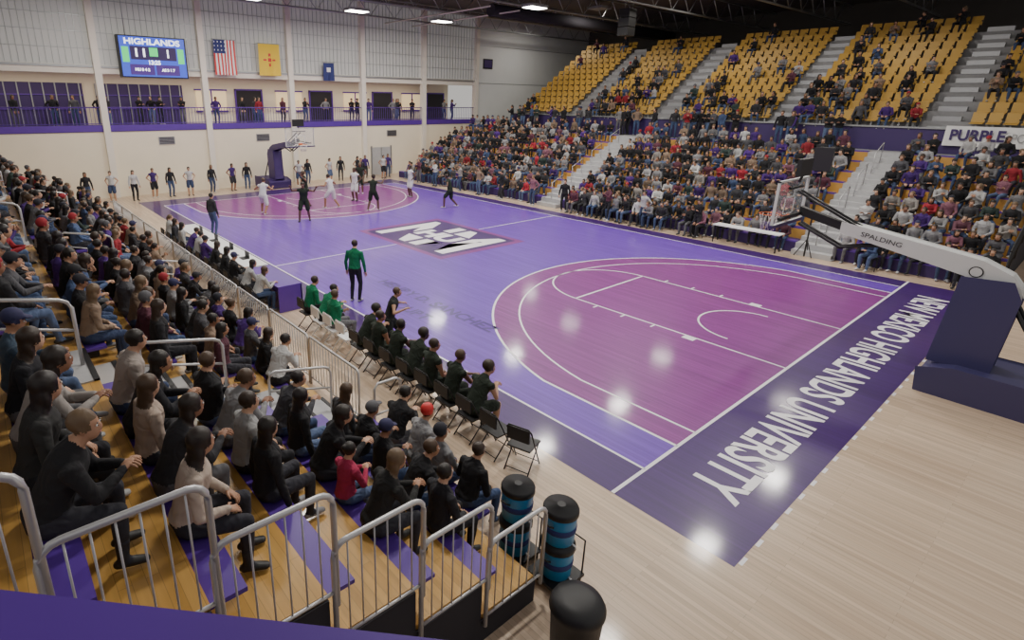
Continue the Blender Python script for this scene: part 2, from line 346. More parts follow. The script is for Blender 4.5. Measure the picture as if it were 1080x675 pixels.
STAND=[make_figure("fig_stand_%d"%i,seated=False,**o) for i,o in enumerate([
 dict(lean=.02,arm='side',hair='short'),dict(lean=.02,arm='crossed',hair='cap'),dict(lean=.02,arm='hips',hair='short'),
 dict(lean=.03,arm='clap',hair='tail',female=True),dict(lean=.1,arm='phone',hair='long',female=True)])]
PLAY=[make_figure("fig_play_%d"%i,mats=PMU,seated=False,shorts=True,sleeve=False,**o) for i,o in enumerate([
 dict(lean=.25,arm='side',hair='short',pel=V(0,0,.86),feet={'L':(-.2,.25,.09),'R':(.18,-.3,.13)},hands={'L':(-.4,.3,1.1),'R':(.35,.35,1.2)}),
 dict(lean=.1,arm='side',hair='afro',pel=V(0,0,.90),feet={'L':(-.2,-.15,.09),'R':(.2,.15,.09)},hands={'L':(-.55,.15,1.45),'R':(.5,.2,1.5)}),
 dict(lean=.05,arm='hips',hair='short')])]
CHEER=make_figure("fig_cheer",seated=False,lean=.02,arm='hips',hair='tail',female=True,shorts=True,sleeve=False)
CHEER2=make_figure("fig_cheer_b",seated=False,lean=.02,arm='side',hair='long',female=True)
dark=[(.012,.012,.015)]*10+[(.03,.03,.035)]*4+[(.08,.08,.09)]*2+[(.20,.20,.21)]*3+[(.42,.42,.42)]+[(.06,.02,.16)]*2+[(.26,.02,.03),(.05,.08,.17),(.03,.05,.045),(.24,.17,.12),(.10,.03,.05)]
light=dark+[(.36,.36,.37)]*2+[(.09,.03,.24),(.42,.03,.05),(.24,.10,.14),(.30,.28,.26),(.5,.5,.5)]

# ------------------------------------------------ floor & court
fl=MB();fl.face([(-14,-14,0),(46,-14,0),(46,37,0),(-14,37,0)],m_maple);fl.obj("floor")
ct=MB();CW,CL=15.24,28.65
def rect(x0,x1,y0,y1,z,m): ct.face([(x0,y0,z),(x1,y0,z),(x1,y1,z),(x0,y1,z)],m)
rect(-.9,CW+.9,-1.8,CL+1.75,.002,m_border)
rect(0,CW,0,CL,.004,m_purple)
def fy(y,e): return y if e==0 else CL-y
def strip(pts,w,e,z,m):
    L=[]
    for i,p in enumerate(pts):
        a=pts[max(i-1,0)];b=pts[min(i+1,len(pts)-1)];t=Vector((b[0]-a[0],b[1]-a[1])).normalized();n=Vector((-t.y,t.x))*w/2
        L.append(((p[0]+n.x,p[1]+n.y),(p[0]-n.x,p[1]-n.y)))
    for (a,b),(c,d) in zip(L,L[1:]):
        ct.face([(x,fy(y,e),z) for x,y in (a,b,d,c)],m)
def arcs(r,xs,e,w,m,z,fill=False):
    cx,cy=7.62,1.575;a=math.acos(min(1,xs/r));pts=[(cx+xs,0)]
    for i in range(49):
        t=a+(math.pi-2*a)*i/48;pts.append((cx+r*math.cos(t),cy+r*math.sin(t)))
    pts.append((cx-xs,0))
    if fill: ct.face([(x,fy(y,e),z) for x,y in (pts if e==0 else pts[::-1])],m);return
    strip(pts,w,e,z,m)
def circ(cx,cy,r,a0,a1,e=0,w=.05): strip([(cx+r*math.cos(a0+(a1-a0)*i/32),cy+r*math.sin(a0+(a1-a0)*i/32)) for i in range(33)],w,e,.008,m_line)
for e in (0,1):
    arcs(6.75,6.60,e,.05,m_magenta,.006,True);arcs(6.75,6.60,e,.06,m_line,.008);arcs(6.02,5.95,e,.05,m_line,.008)
    for x in (5.79,9.45): strip([(x,0),(x,5.79)],.05,e,.008,m_line)
    strip([(5.79,5.79),(9.45,5.79)],.06,e,.008,m_line)
    circ(7.62,5.79,1.83,0,math.pi,e);circ(7.62,1.575,1.22,0,math.pi,e)
    for s,x in ((-1,5.79),(1,9.45)):
        for y,hh in ((2.2,.3),(3.2,.05),(4.1,.05),(5.0,.05)): strip([(x+s*.03,y),(x+s*.03+s*.2,y)],hh,e,.008,m_line)
for x in (0,CW): strip([(x,0),(x,CL)],.05,0,.008,m_line)
strip([(-.9,0),(CW+.9,0)],.06,0,.008,m_line);strip([(0,CL),(CW,CL)],.06,0,.008,m_line);strip([(0,CL/2),(CW,CL/2)],.05,0,.008,m_line)
for k in range(34): strip([(-.8+k*.5,-1.83),(-.62+k*.5,-1.83)],.05,0,.003,m_line)
cxl,cyl=7.55,14.4
rect(cxl-2.3,cxl+2.3,cyl-2.9,cyl+2.9,.0095,m_magenta)
rect(cxl-2.05,cxl+2.05,cyl-2.6,cyl+2.6,.0105,m_border)
court=ct.obj("basketball_court")
FL=frame((0,-1,0),(1,0,0))
text("logo_letters","NM",3,m_line,V(cxl,cyl,.012),FL,court,4.7,.10,height=3.5)
lp=MB();lp.face([(cxl-.75,cyl-1.35,.0135),(cxl+.75,cyl-1.35,.0135),(cxl+.75,cyl+1.35,.0135),(cxl-.75,cyl+1.35,.0135)],m_border);lp.obj("logo_panel",court)
text("logo_letters_hu","HU",1.0,m_line,V(cxl,cyl,.015),FL,court,2.3,.06,height=1.1)
text("baseline_lettering","NEW MEXICO HIGHLANDS UNIVERSITY",.98,m_line,V(7.45,-.93,.008),frame((-1,0,0),(0,-1,0)),court,14.4,.02,height=.78)
text("court_name","HENRY D. SANCHEZ",.55,m_textdark,V(2.1,8.1,.008),FL,court,5.2,.02)
text("court_name_2","COURT",.55,m_textdark,V(1.25,8.1,.008),FL,court,1.8,.02)

# ------------------------------------------------ far wall, balcony, windows
YW=33.;ZB=3.95;ZU=6.8;ZC=12.3;XC=26.8;K0=-1.45;KS=5.65
w=MB();w.box(-14,XC,YW,YW+.3,0,ZB-.25,m_cream);w.obj("wall_far_lower")
w=MB();w.box(-14,XC,YW,YW+3.6,ZB-.25,ZB,m_ppd);w.box(-14,XC,YW-.07,YW,ZB-.22,ZB+.12,m_pp);w.obj("balcony_slab")
w=MB();w.box(-14,XC,YW+3.6,YW+3.8,ZB,ZU+.2,m_cream)
for k in range(-2,5):
    x=K0+k*KS
    if k<1:
        w.box(x+.3,x+5.3,YW+3.5,YW+3.6,ZB,ZB+2.4,m_ppd)
        for j in range(9): w.box(x+.3+j*.6,x+.36+j*.6,YW+3.44,YW+3.5,ZB,ZB+2.4,m_steel)
        for zz in (.9,1.7): w.box(x+.3,x+5.3,YW+3.45,YW+3.5,ZB+zz,ZB+zz+.06,m_pp)
    else:
        w.box(x+.5,x+2.5,YW+3.52,YW+3.6,ZB+.8,ZB+2.1,m_warm);w.box(x+3.2,x+5.0,YW+3.5,YW+3.6,ZB,ZB+2.15,m_dark)
        w.box(x+.42,x+2.58,YW+3.48,YW+3.58,ZB+2.1,ZB+2.2,m_pp);w.box(x+.42,x+2.58,YW+3.48,YW+3.58,ZB+.72,ZB+.82,m_pp);w.box(x+1.46,x+1.54,YW+3.46,YW+3.54,ZB+.8,ZB+2.1,m_pp)
        w.box(x+3.1,x+3.2,YW+3.46,YW+3.56,ZB,ZB+2.25,m_pp);w.box(x+5.0,x+5.1,YW+3.46,YW+3.56,ZB,ZB+2.25,m_pp);w.box(x+3.1,x+5.1,YW+3.46,YW+3.56,ZB+2.15,ZB+2.25,m_pp)
w.obj("wall_concourse_back")
w=MB();w.box(-14,XC,YW,YW+.4,ZU,ZU+.45,m_col);w.box(-14,XC,YW-.06,YW,ZU+.3,ZU+.42,m_steel);w.box(-14,XC,YW+.4,YW+3.8,ZU+.22,ZU+.4,m_cream);w.obj("trim_1")
for n,k in enumerate(range(-2,5)):
    x=K0+k*KS;x1=min(x+KS,XC)
    w=MB();w.box(x+.15,x1-.15,YW+.12,YW+.16,ZU+.45,ZC,m_win)
    for j in range(19): xx=x+.15+j*(x1-x-.3)/18;w.box(xx-.008,xx+.008,YW+.08,YW+.13,ZU+.45,ZC,m_steel)
    for j in range(7): zz=ZU+.45+j*.82;w.box(x,x1,YW+.07,YW+.13,zz-.012,zz+.012,m_steel)
    w.obj("window_%d"%(n+1))
w=MB()
for k in range(-2,6):
    x=K0+k*KS;w.box(x-.17,x+.17,YW-.22,YW+.2,0,ZC,m_col)
w.obj("wall_columns")
w=MB();w.box(XC,44,YW,YW+.3,0,ZC,m_grayw)
for z in (3.9,7,10): w.box(XC+.2,44,YW-.02,YW,z,z+.04,m_steel)
w.box(27.6,28.7,YW-.05,YW,8.2,9.0,m_black);w.box(27.7,28.6,YW-.07,YW-.05,8.3,8.9,m_ppd)
w.obj("wall_far_right")
w=MB();w.box(42,42.3,-14,YW,0,ZC,m_backw);w.obj("wall_right")
w=MB();w.box(16.2,17.9,YW-.05,YW-.01,0.01,2.1,m_stair);w.box(17.02,17.08,YW-.07,YW-.02,0.01,2.1,m_steel);w.box(16.1,16.2,YW-.08,YW-.01,0.01,2.2,m_steel);w.box(17.9,18.0,YW-.08,YW-.01,0.01,2.2,m_steel);w.obj("door_1")
w=MB()
for x in (1.2,7.2,17.6):
    w.box(x,x+.9,YW-.05,YW,2.9,3.35,m_steel)
    for j in range(5): w.box(x+.05,x+.85,YW-.07,YW-.05,2.95+j*.08,2.99+j*.08,m_dark)
w.obj("wall_vent_grilles")
w=MB()
w.tube([(-14,YW-.02,ZB+1.07),(XC,YW-.02,ZB+1.07)],.03,m_pp);w.tube([(-14,YW-.02,ZB+.2),(XC,YW-.02,ZB+.2)],.02,m_pp)
x=-14
while x<XC: w.box(x-.01,x+.01,YW-.03,YW-.01,ZB+.1,ZB+1.07,m_pp);x+=.18
w.obj("balcony_railing")
sb=empty("scoreboard",(1.42,YW-.36,7.75))
b=MB();b.box(-1.78,1.78,-.1,.36,-1.1,1.1,m_black);b.box(-1.70,1.70,-.13,-.1,-1.04,1.04,m_screen);b.box(-1.2,1.2,-.135,-.128,-.15,.55,m_ppd)
b.box(-1.62,-1.28,-.14,-.13,-.3,.5,m_scg);b.box(1.28,1.62,-.14,-.13,-.3,.5,m_scg)
b.box(-1.3,-.05,-.14,-.13,-.95,-.4,m_pp);b.box(.05,1.3,-.14,-.13,-.95,-.4,m_pp);b.box(-.22,.22,-.142,-.13,.05,.5,m_scg)
for s in (-1.3,1.3): b.tube([(s,.1,1.1),(s,.1,4.4)],.02,m_steel,5)
b.obj("display_cabinet",sb)
FR=frame((1,0,0),(0,0,1))
for nm,tx,sz,x,z,wd_ in (("title","HIGHLANDS",.42,0,.80,2.9),("home_score","11",.62,-.7,.22,.5),("guest_score","1",.62,.75,.22,None),("clock","13:25",.30,0,-.28,None),("stats_left","HU 8 4 2",.2,-.68,-.67,None),("stats_right","AS 3 1 7",.2,.68,-.67,None)):
    t=text(nm,tx,sz,m_scw,V(x,-.15,z),FR,None,wd_,.012);t.parent=sb
def flag(name,x0,x1,z0,z1,fn,nu=26,nv=26):
    fb=MB()
    def p(i,j):
        u=i/nu;v=j/nv;return (x0+(x1-x0)*u,YW-.35+.05*math.sin(u*9+v*2)*(.4+v),z1-(z1-z0)*v)
    for i in range(nu):
        for j in range(nv): fb.face([p(i,j),p(i,j+1),p(i+1,j+1),p(i+1,j)],fn((i+.5)/nu,(j+.5)/nv),True)
    fb.tube([(x0-.05,YW-.35,z1+.02),(x1+.05,YW-.35,z1+.02)],.02,m_steel)
    for xx in (x0,x1): fb.tube([(xx,YW-.35,z1+.02),(xx,YW+.06,z1+.02)],.012,m_steel,5)
    fb.obj(name)
flag("american_flag",4.85,6.15,6.95,8.95,lambda u,v:(m_navy if not(int(u*26)%4==1 and int(v*26)%3==1) else m_white) if (u<.54 and v<.4) else (m_red if int(u*13)%2==0 else m_white))
def zia(u,v):
    a=(u-.5)*1.0;b_=(v-.5)*1.4;r=math.hypot(a,b_)
    if r<.10: return m_red
    if r<.30 and (abs(a)<.05 or abs(b_)<.05) and r>.15: return m_red
    return m_yflag
flag("state_flag",7.65,9.05,7.0,8.9,zia,34,34)
flag("small_banner",12.2,13.0,6.8,7.95,lambda u,v:m_white if (.3<u<.7 and .25<v<.5) else m_navy,10,12)

# ------------------------------------------------ ceiling + trusses + lights
w=MB();w.box(-14,42,-2,YW+.5,ZC,ZC+.2,m_ceil);w.obj("ceiling")
w=MB()
for y in range(1,33,5):
    w.tube([(-10,y,ZC-.15),(41.9,y,ZC-.15)],.06,m_steel,6);w.tube([(-10,y,ZC-1.3),(41.9,y,ZC-1.3)],.06,m_steel,6)
    x=-10
    while x<40: w.tube([(x,y,ZC-.15),(x+1,y,ZC-1.3),(x+2,y,ZC-.15)],.03,m_steel,5);x+=2
for x in (17.5,20,): w.tube([(x,22,ZC-1.4),(x,32.9,ZC-1.4)],.05,m_col,6)
w.obj("roof_trusses")
w=MB()
w.tube([(19.5,24,11.1),(41.5,24,11.1)],.38,m_dark,16)
for x in range(21,41,4): w.tube([(x,24,11.4),(x,24,ZC-.01)],.015,m_steel,4)
w.obj("air_duct")
w=MB()
for k in range(3): w.prism([(-.45,-.35),(.45,-.25),(.45,.25),(-.45,.35)],2,9.4+k*.5,9.86+k*.5,m_black)
for k in (-.4,.4): w.tube([(k,0,10.85),(k,0,ZC)],.015,m_steel,4)
o=w.obj("hanging_speaker_cluster");o.location=(24,17,0)
lamps=MB()
for x in (-1.5,5,11.5,18):
    for y in (3,11,19,27):
        lamps.box(x-.65,x+.65,y-.4,y+.4,ZC-1.75,ZC-1.6,m_steel);lamps.box(x-.6,x+.6,y-.35,y+.35,ZC-1.78,ZC-1.75,m_lamp)
        lamps.tube([(x,y,ZC-1.6),(x,y,ZC)],.015,m_steel,4)
        L=bpy.data.lights.new("arena_light",'AREA');L.shape='RECTANGLE';L.size=1.2;L.size_y=.7;L.energy=370;L.color=(1,.95,.87)
        o=bpy.data.objects.new("arena_light",L);COL.objects.link(o);o.location=(x,y,ZC-1.8)
for y in (6,14,22,29):
    xx=28 if y<29 else 31
    L=bpy.data.lights.new("arena_light",'AREA');L.shape='RECTANGLE';L.size=1.2;L.size_y=1.2;L.energy=180;L.color=(1,.93,.84)
    o=bpy.data.objects.new("arena_light",L);COL.objects.link(o);o.location=(xx,y,ZC-.6)
    lamps.box(xx-.6,xx+.6,y-.6,y+.6,ZC-.55,ZC-.4,m_steel);lamps.tube([(xx,y,ZC-.4),(xx,y,ZC)],.02,m_steel,4)
lamps.obj("ceiling_light_fixtures")
L=bpy.data.lights.new("concourse_light",'AREA');L.shape='RECTANGLE';L.size=34;L.size_y=.6;L.energy=480;L.color=(1,.86,.66)
o=bpy.data.objects.new("concourse_light",L);COL.objects.link(o);o.location=(6,YW+1.8,ZU+.15)
wd=bpy.data.worlds.new("world");bpy.context.scene.world=wd;wd.use_nodes=True;wd.node_tree.nodes["Background"].inputs[0].default_value=(1,.96,.91,1);wd.node_tree.nodes["Background"].inputs[1].default_value=.55

# ------------------------------------------------ right stands
RX=17.3;RT=.85;RR=.40;RN=9
rs=MB();AIS=[3.2,16.3];RE=31.
for i in range(RN):
    x0=RX+i*RT;z=RR*(i+1)
    rs.box(x0,RX+RN*RT,-2,RE,z-RR,z,m_ppd if i==0 else m_gold)
    for a,b_ in ((-2,2.5),(3.9,15.6),(17.0,RE)):
        rs.box(x0,x0+.3,a,b_,z,z+.05,m_pp)
    for ya in AIS: rs.box(x0-.02,x0+RT,ya-.68,ya+.68,z-.02,z+.02,m_stair);rs.box(x0-.4,x0,ya-.68,ya+.68,z-RR,z-RR/2,m_stair);rs.box(x0-.03,x0-.0,ya-.68,ya+.68,z-RR/2,z,m_stair)
rs.obj("lower_bleachers")
cz=RR*RN;XB=RX+RN*RT
w=MB();w.box(XB,26.2,-12,RE,cz-.2,cz,m_conc);w.box(26.2,26.38,-12,28,0,cz+1.05,m_ppd);w.box(26.1,26.38,-12,28,cz+1.05,cz+1.12,m_steel);w.obj("cross_aisle_walkway")
UX=26.4;UT=.68;UR=.43;UN=12;UZ=cz+.95
us=MB();UA=[-4.5,2.0,8.7,15.4,22.1]
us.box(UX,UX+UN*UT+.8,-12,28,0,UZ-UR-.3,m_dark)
for i in range(UN):
    x0=UX+i*UT;z=UZ+i*UR
    us.box(x0,UX+UN*UT+.8,-12,28,z-UR-.3,z,m_conc)
    for ya in UA: us.box(x0-.02,x0+.33,ya-.5,ya+.5,z,z+UR/2,m_steel)
us.obj("upper_stand_steps")
s=MB()
s.prism([(-.22,.40),(.20,.44),(.20,.40),(-.22,.36)],1,-.22,.22,m_yel)
s.prism([(.18,.42),(.30,.84),(.265,.85),(.145,.43)],1,-.22,.22,m_yel)
s.box(-.02,.04,-.03,.03,0,.38,m_steel);s.box(-.15,.2,-.255,-.225,.55,.60,m_black)
seatme=s.mesh("stadium_seat")
SE=empty("stadium_seating")
seats=[]
for i in range(UN):
    y=-11.5
    while y<27.6:
        if all(abs(y-a)>.72 for a in UA):
            inst(seatme,"stadium_seat",(UX+i*UT+.38,y,UZ+i*UR),0,SE);seats.append((i,y))
        y+=.54
w=MB()
w.tube([(RX,-2.05,1.3),(XB,-2.05,cz+1.1)],.03,m_black);w.tube([(RX,-2.05,.75),(XB,-2.05,cz+.55)],.02,m_black)
for i in range(10): x=RX+i*RT;w.tube([(x,-2.05,RR*i),(x,-2.05,RR*i+1.28)],.022,m_black,6)
for i in range(62): x=RX+i*.123;z=(x-RX)*RR/RT;w.tube([(x,-2.05,z+.15),(x,-2.05,z+1.3)],.009,m_black,4)
w.prism([(RX,0),(XB,0),(XB,cz),(RX,.2)],1,-2.04,-2.01,m_dark)
w.obj("bleacher_end_railing")
w=MB()
for ya in AIS:
    for i in range(0,RN-1,2):
        x=RX+i*RT;z=RR*(i+1);w.tube([(x,ya,z),(x,ya,z+.9),(x+.9,ya,z+1.3),(x+.9,ya,z+.4)],.022,m_rail,6)
w.obj("aisle_handrails")
CR=empty("spectator_crowd")
for i in range(RN):
    y=-1.6
    while y<RE-.5:
        if all(abs(y-a)>.88 for a in AIS) and rnd.random()<(.95 if i<7 else .85):
            c=rnd.choice(light);k=.6+.5*rnd.random()
            inst(rnd.choice(SEAT),"seated_spectator",(RX+i*RT+.15,y+rnd.uniform(-.05,.05),RR*(i+1)+.05),math.pi/2+rnd.uniform(-.35,.45),CR,[x*k for x in c],rnd.uniform(.92,1.05))
        y+=.55
for k in range(30):
    inst(rnd.choice(STAND),"standing_spectator",(rnd.uniform(XB+.2,25.8),rnd.uniform(5.5,28),cz),math.pi/2+rnd.uniform(-.6,.6),CR,rnd.choice(dark))
UC=empty("upper_crowd")
for i,y in seats:
    dens=(.40 if i<2 else .26 if i<6 else .07)*(1 if y<21 else .4)*(.5+.9*abs(math.sin(y*.55+i*.4)))
    if rnd.random()<dens:
        inst(rnd.choice(SEAT),"seated_spectator",(UX+i*UT+.33,y,UZ+i*UR+.43),math.pi/2+rnd.uniform(-.35,.45),UC,rnd.choice(dark),rnd.uniform(.92,1.05))
bn=empty("fan_banner",(26.04,0.05,cz+.80))
b=MB()
for j in range(24):
    y0=-1.9+j*.15;y1=y0+.15
    b.face([(-.05-.03*math.sin(j*.9),y0,-.42),(-.05-.03*math.sin((j+1)*.9),y1,-.42),(0-.02*math.sin((j+1)*.9),y1,.42),(0-.02*math.sin(j*.9),y0,.42)][::-1],m_white,True)
b.obj("cloth",bn);t=text("lettering","PURPLE",.62,m_ppd,V(-.12,.62,.05),frame((0,-1,0),(0,0,1)),None,1.75,.02);t.parent=bn
t=text("lettering_2","POWER",.5,m_steel,V(-.12,-1.05,.0),frame((0,-1,0),(0,0,1)),None,1.2,.0);t.parent=bn

# ------------------------------------------------ left stands
LX=-3.3;LT=.88;LR=.50;LN=7;Z0=.35;LY0=-.5;LY1=27.
def dz(i): return Z0+i*LR
def pz(i): return dz(i-1) if i else 0.0
ls=MB();LA=[4.1,12.2,20.4]
for i in range(LN):
    x1=LX-i*LT;z=dz(i)
    ls.box(LX-LN*LT-.5,x1,LY0,LY1,pz(i),z,m_gold)
    prev=LY0
    for a in LA+[LY1+.6]:
        st=.5 if (i==0 and prev==LY0) else prev+.02
        if i>0 or a<5:
            ls.box(x1,x1+.27,st,a-.6,pz(i)+.42,pz(i)+.46,m_pp)
            yy=st+.3
            while yy<a-.7: ls.box(x1,x1+.2,yy,yy+.04,pz(i)+.2,pz(i)+.42,m_black);yy+=1.2
        prev=a+.6
    for a in LA:
        ls.box(x1-LT,x1,a-.55,a+.55,z,z+.02,m_stair);ls.box(x1,x1+.33,a-.5,a+.5,pz(i),(pz(i)+z)/2,m_stair);ls.box(x1-.06,x1+.004,a-.55,a+.55,z+.0,z+.03,m_black);ls.box(x1+.27,x1+.334,a-.5,a+.5,(pz(i)+z)/2,(pz(i)+z)/2+.01,m_black)
ls.obj("near_bleachers")
w=MB();w.box(-14,LX-LN*LT-.51,-1.2,30,0,3.85,m_conc);w.obj("concourse_platform")
def hoop(w,x0,x1,y,z0a,z0b,zt,r=.024,bal=True):
    rr=.12;pts=[(x0,y,z0a)]
    for k in range(5): t=math.pi/2*k/4;pts.append((x0+rr-rr*math.cos(t),y,zt-rr+rr*math.sin(t)))
    for k in range(5): t=math.pi/2*k/4;pts.append((x1-rr+rr*math.sin(t),y,zt-rr+rr*math.cos(t)))
    pts.append((x1,y,z0b));w.tube(pts,r,m_rail,10)
    if bal:
        w.tube([(x0,y,z0a+.14),(x1,y,z0a+.14)],.016,m_rail,6)
        nb=int((x1-x0)/.125)
        for j in range(1,nb): xx=x0+(x1-x0)*j/nb;w.tube([(xx,y,z0a+.14),(xx,y,zt)],.008,m_rail,5)
w=MB()
for i in range(LN):
    x1=LX-i*LT+.06;x0=x1-LT-.02;z=dz(i);hoop(w,x0,x1,LY0-.06,z-.1,z-.1,z+1.0,r=.025)
w.obj("end_guard_railing")
w=MB();w.prism([(LX,0),(LX-LN*LT-.5,0),(LX-LN*LT-.5,dz(LN-1)-.05)]+[p for i in range(LN-1,-1,-1) for p in ((LX-(i+1)*LT,dz(i)-.05),(LX-i*LT,dz(i)-.05))],1,LY0-.03,LY0-.01,m_dark);w.obj("bleacher_end_panel")
w=MB()
for a in LA:
    for i in range(0,LN-1,2):
        x1=LX-i*LT-.1;z=dz(i)
        pts=[(x1,a,z),(x1,a,z+.80),(x1-.04,a,z+.88),(x1-.12,a,z+.93),(x1-1.0,a,z+1.12),(x1-1.08,a,z+1.08),(x1-1.1,a,z+1.0),(x1-1.1,a,z+LR)]
        w.tube(pts,.024,m_rail,8);w.tube([(x1,a,z+.5),(x1-1.1,a,z+.8)],.018,m_rail,6)
w.obj("stair_handrails")
w=MB();XF=-2.9
y=4.0
while y<25:
    y1=y+1.9
    w.tube([(XF,y,0),(XF,y,1.0),(XF,y+.06,1.06),(XF,y1-.06,1.06),(XF,y1,1.0),(XF,y1,0)],.024,m_rail,8);w.tube([(XF,y,.15),(XF,y1,.15)],.018,m_rail,6)
    k=y+.12
    while k<y1-.05: w.tube([(XF,k,.15),(XF,k,1.05)],.009,m_rail,5);k+=.12
    y=y1+.06
w.obj("courtside_railing")
w=MB()
w.tube([(-2.99,3.35,.0),(-2.99,3.35,1.0),(-2.92,3.35,1.08),(-2.55,3.35,1.08),(-2.45,3.35,1.0),(-2.45,3.35,0)],.024,m_rail);w.tube([(-2.99,3.35,.5),(-2.45,3.35,.5)],.018,m_rail)
w.obj("gate_railing")
LC=empty("near_crowd")
GRY=(.20,.20,.21);CRM=(.50,.41,.34);B0=(.014,.014,.017)
SPEC={(0,0):(10,B0),(0,1):(7,GRY),(0,2):('R',(.28,.28,.29)),(0,3):(6,B0),(0,4):(0,B0),
 (1,0):(0,(.02,.02,.025)),(1,1):(6,B0),(1,2):(2,B0),(1,3):(9,B0),(1,4):(5,(.03,.03,.035)),
 (2,0):(1,(.02,.02,.02)),(2,1):(8,(.42,.03,.09)),(2,2):(1,B0),(2,3):(11,B0),(2,4):(6,(.05,.05,.06)),
 (3,0):None,(3,1):(11,B0),(3,2):(0,(.30,.30,.30)),(3,3):(6,(.24,.24,.25)),(3,4):(4,B0),
 (4,0):(5,CRM),(4,1):(1,(.03,.03,.035)),(4,2):(11,(.42,.33,.27)),(4,3):(1,(.02,.02,.025)),(4,4):(10,(.35,.30,.27)),
 (5,0):(6,B0),(5,1):(5,(.03,.03,.03)),(5,2):(1,(.35,.32,.30)),(5,3):(5,(.015,.015,.02)),(5,4):(2,(.05,.08,.12)),
 (6,0):None,(6,1):(9,(.02,.02,.03)),(6,2):(4,(.03,.03,.035)),(6,3):(4,B0),(6,4):(9,(.03,.03,.035))}
for i in range(0,LN):
    xs=LX-i*LT+.11;zs=pz(i)+.46
    for k in range(5):
        sp=SPEC.get((i,k))
        if sp and not (i==0 and k==4):
            me=SEATRED if sp[0]=='R' else SEAT[sp[0]]
            inst(me,"seated_spectator",(xs,.35+k*.58+(.45 if i==0 else 0),zs),-math.pi/2+rnd.uniform(-.3,.3),LC,sp[1],.82 if (i,k)==(2,1) else rnd.uniform(1.0,1.07))
    if i==0: continue
    y=4.95
    while y<LY1-.3:
        if all(abs(y-a)>.8 for a in LA) and rnd.random()<.97:
            c=rnd.choice(dark);k=.8+.4*rnd.random()
            inst(rnd.choice(SEAT),"seated_spectator",(xs,y+rnd.uniform(-.05,.05),zs),-math.pi/2+rnd.uniform(-.4,.4),LC,[x*k for x in c],rnd.uniform(.96,1.07))
        y+=.55
# ------------------------------------------------ bench chairs and team
def chair_mesh(mt,seatm):
    c=MB()
    for s in (-1,1):
        c.tube([(s*.21,.22,0),(s*.21,-.20,.78),(s*.17,-.22,.84)],.012,mt,6);c.tube([(s*.20,-.24,0),(s*.20,.16,.43)],.012,mt,6)
    c.tube([(-.17,-.22,.84),(.17,-.22,.84)],.012,mt,6);c.tube([(-.21,.19,.06),(.21,.19,.06)],.008,mt,5);c.tube([(-.2,-.21,.06),(.2,-.21,.06)],.008,mt,5)
    c.prism([(-.2,-.19),(.2,-.19),(.21,.2),(-.21,.2)],2,.42,.45,seatm)
    c.prism([(-.19,.60),(.19,.60),(.19,.82),(-.19,.82)],1,-.235,-.205,seatm)
    return c.mesh("folding_chair")
ch_b=chair_mesh(m_black,m_black);ch_w=chair_mesh(m_white,m_white)
R90=-math.pi/2;BX=-1.55
for k in range(11):
    y=1.85+k*.60
    inst(ch_b if k<8 else ch_w,"folding_chair",(BX,y,0),R90)
    if 0<k<8: inst(PLAY_SIT[k%3],"seated_player",(BX,y,.45),R90+rnd.uniform(-.2,.2),None,(.014,.022,.014),1.08)
inst(ch_b,"folding_chair",(BX+.05,1.3,0),R90+.3)
for k,(y,x) in enumerate(((7.3,BX),(7.85,BX),(8.6,BX))):
    if k==2: inst(ch_b,"folding_chair",(x,y,0),R90)
    inst(SEAT[(4,6,10)[k]],"seated_coach",(x,y,.45),R90,None,(.0,.16,.07),1.05)
inst(STAND[0],"standing_coach",(.40,9.55,0),R90+.6,None,(.0,.16,.07),1.08)
inst(PLAY[0],"crouching_player",(-.72,6.2,0),R90-.6,None,(.014,.017,.016),.97)
tb=empty("scorers_table",(-1.40,10,0))
b=MB();b.box(-.35,.35,0,2.2,.70,.75,m_pp);b.box(.31,.35,0,2.2,.0,.70,m_pp);b.box(-.35,.35,0,.03,.0,.70,m_pp);b.box(-.35,.35,2.3,9.5,.70,.75,m_white);b.box(.31,.35,2.3,9.5,.1,.7,m_ppd)
for yy in (2.6,5,7,9.4):
    for xx in (-.3,.28): b.box(xx,xx+.04,yy,yy+.04,0,.7,m_black)
for yy in (3.2,4.6,6.1,7.8): b.box(-.1,.12,yy,yy+.32,.75,.77,m_black);b.box(.10,.12,yy,yy+.32,.77,.97,m_black)
b.obj("table_body",tb)
for k in range(11):
    y=10.4+k*.86;inst(ch_b,"folding_chair",(-2.2,y,0),R90);inst(rnd.choice(SEAT),"seated_official",(-2.2,y,.45),R90+rnd.uniform(-.2,.2),None,rnd.choice([(.012,.012,.015),(.06,.02,.16),(.4,.4,.4),(.03,.03,.04)]))
WH=(.62,.62,.64);BK=(.012,.02,.012)
for x,y,c,f,r in ((4.3,20.6,BK,1,2.6),(7.0,22.8,WH,0,.3),(6.2,24.2,BK,1,1.2),(9.2,24.0,WH,2,2.0),(3.4,23.3,WH,0,-.8),(12.3,19.2,BK,0,.6),(10.8,26.0,BK,2,2.5),(8.4,20.9,BK,1,-1),(12.6,23.2,WH,2,1.5)):
    inst(PLAY[f],"basketball_player",(x,y,0),r,None,c,1.12)
for x,y,r in ((-.1,20.3,-1.2),(12.9,29.3,2.8)): inst(STAND[0],"referee",(x,y,0),r,None,(.03,.03,.035),1.05)
for k in range(19):
    x=-3.2+k*1.12
    if 6.5<x<8.8: continue
    inst(CHEER if k%2 else CHEER2,"cheerleader",(x+rnd.uniform(-.3,.3),31.3+rnd.uniform(-.4,.5),0),math.pi+rnd.uniform(-.5,.5),None,rnd.choice([(.5,.5,.52),(.5,.5,.52),(.05,.02,.14),(.015,.015,.02),(.015,.015,.02)]))
BS=empty("balcony_crowd")
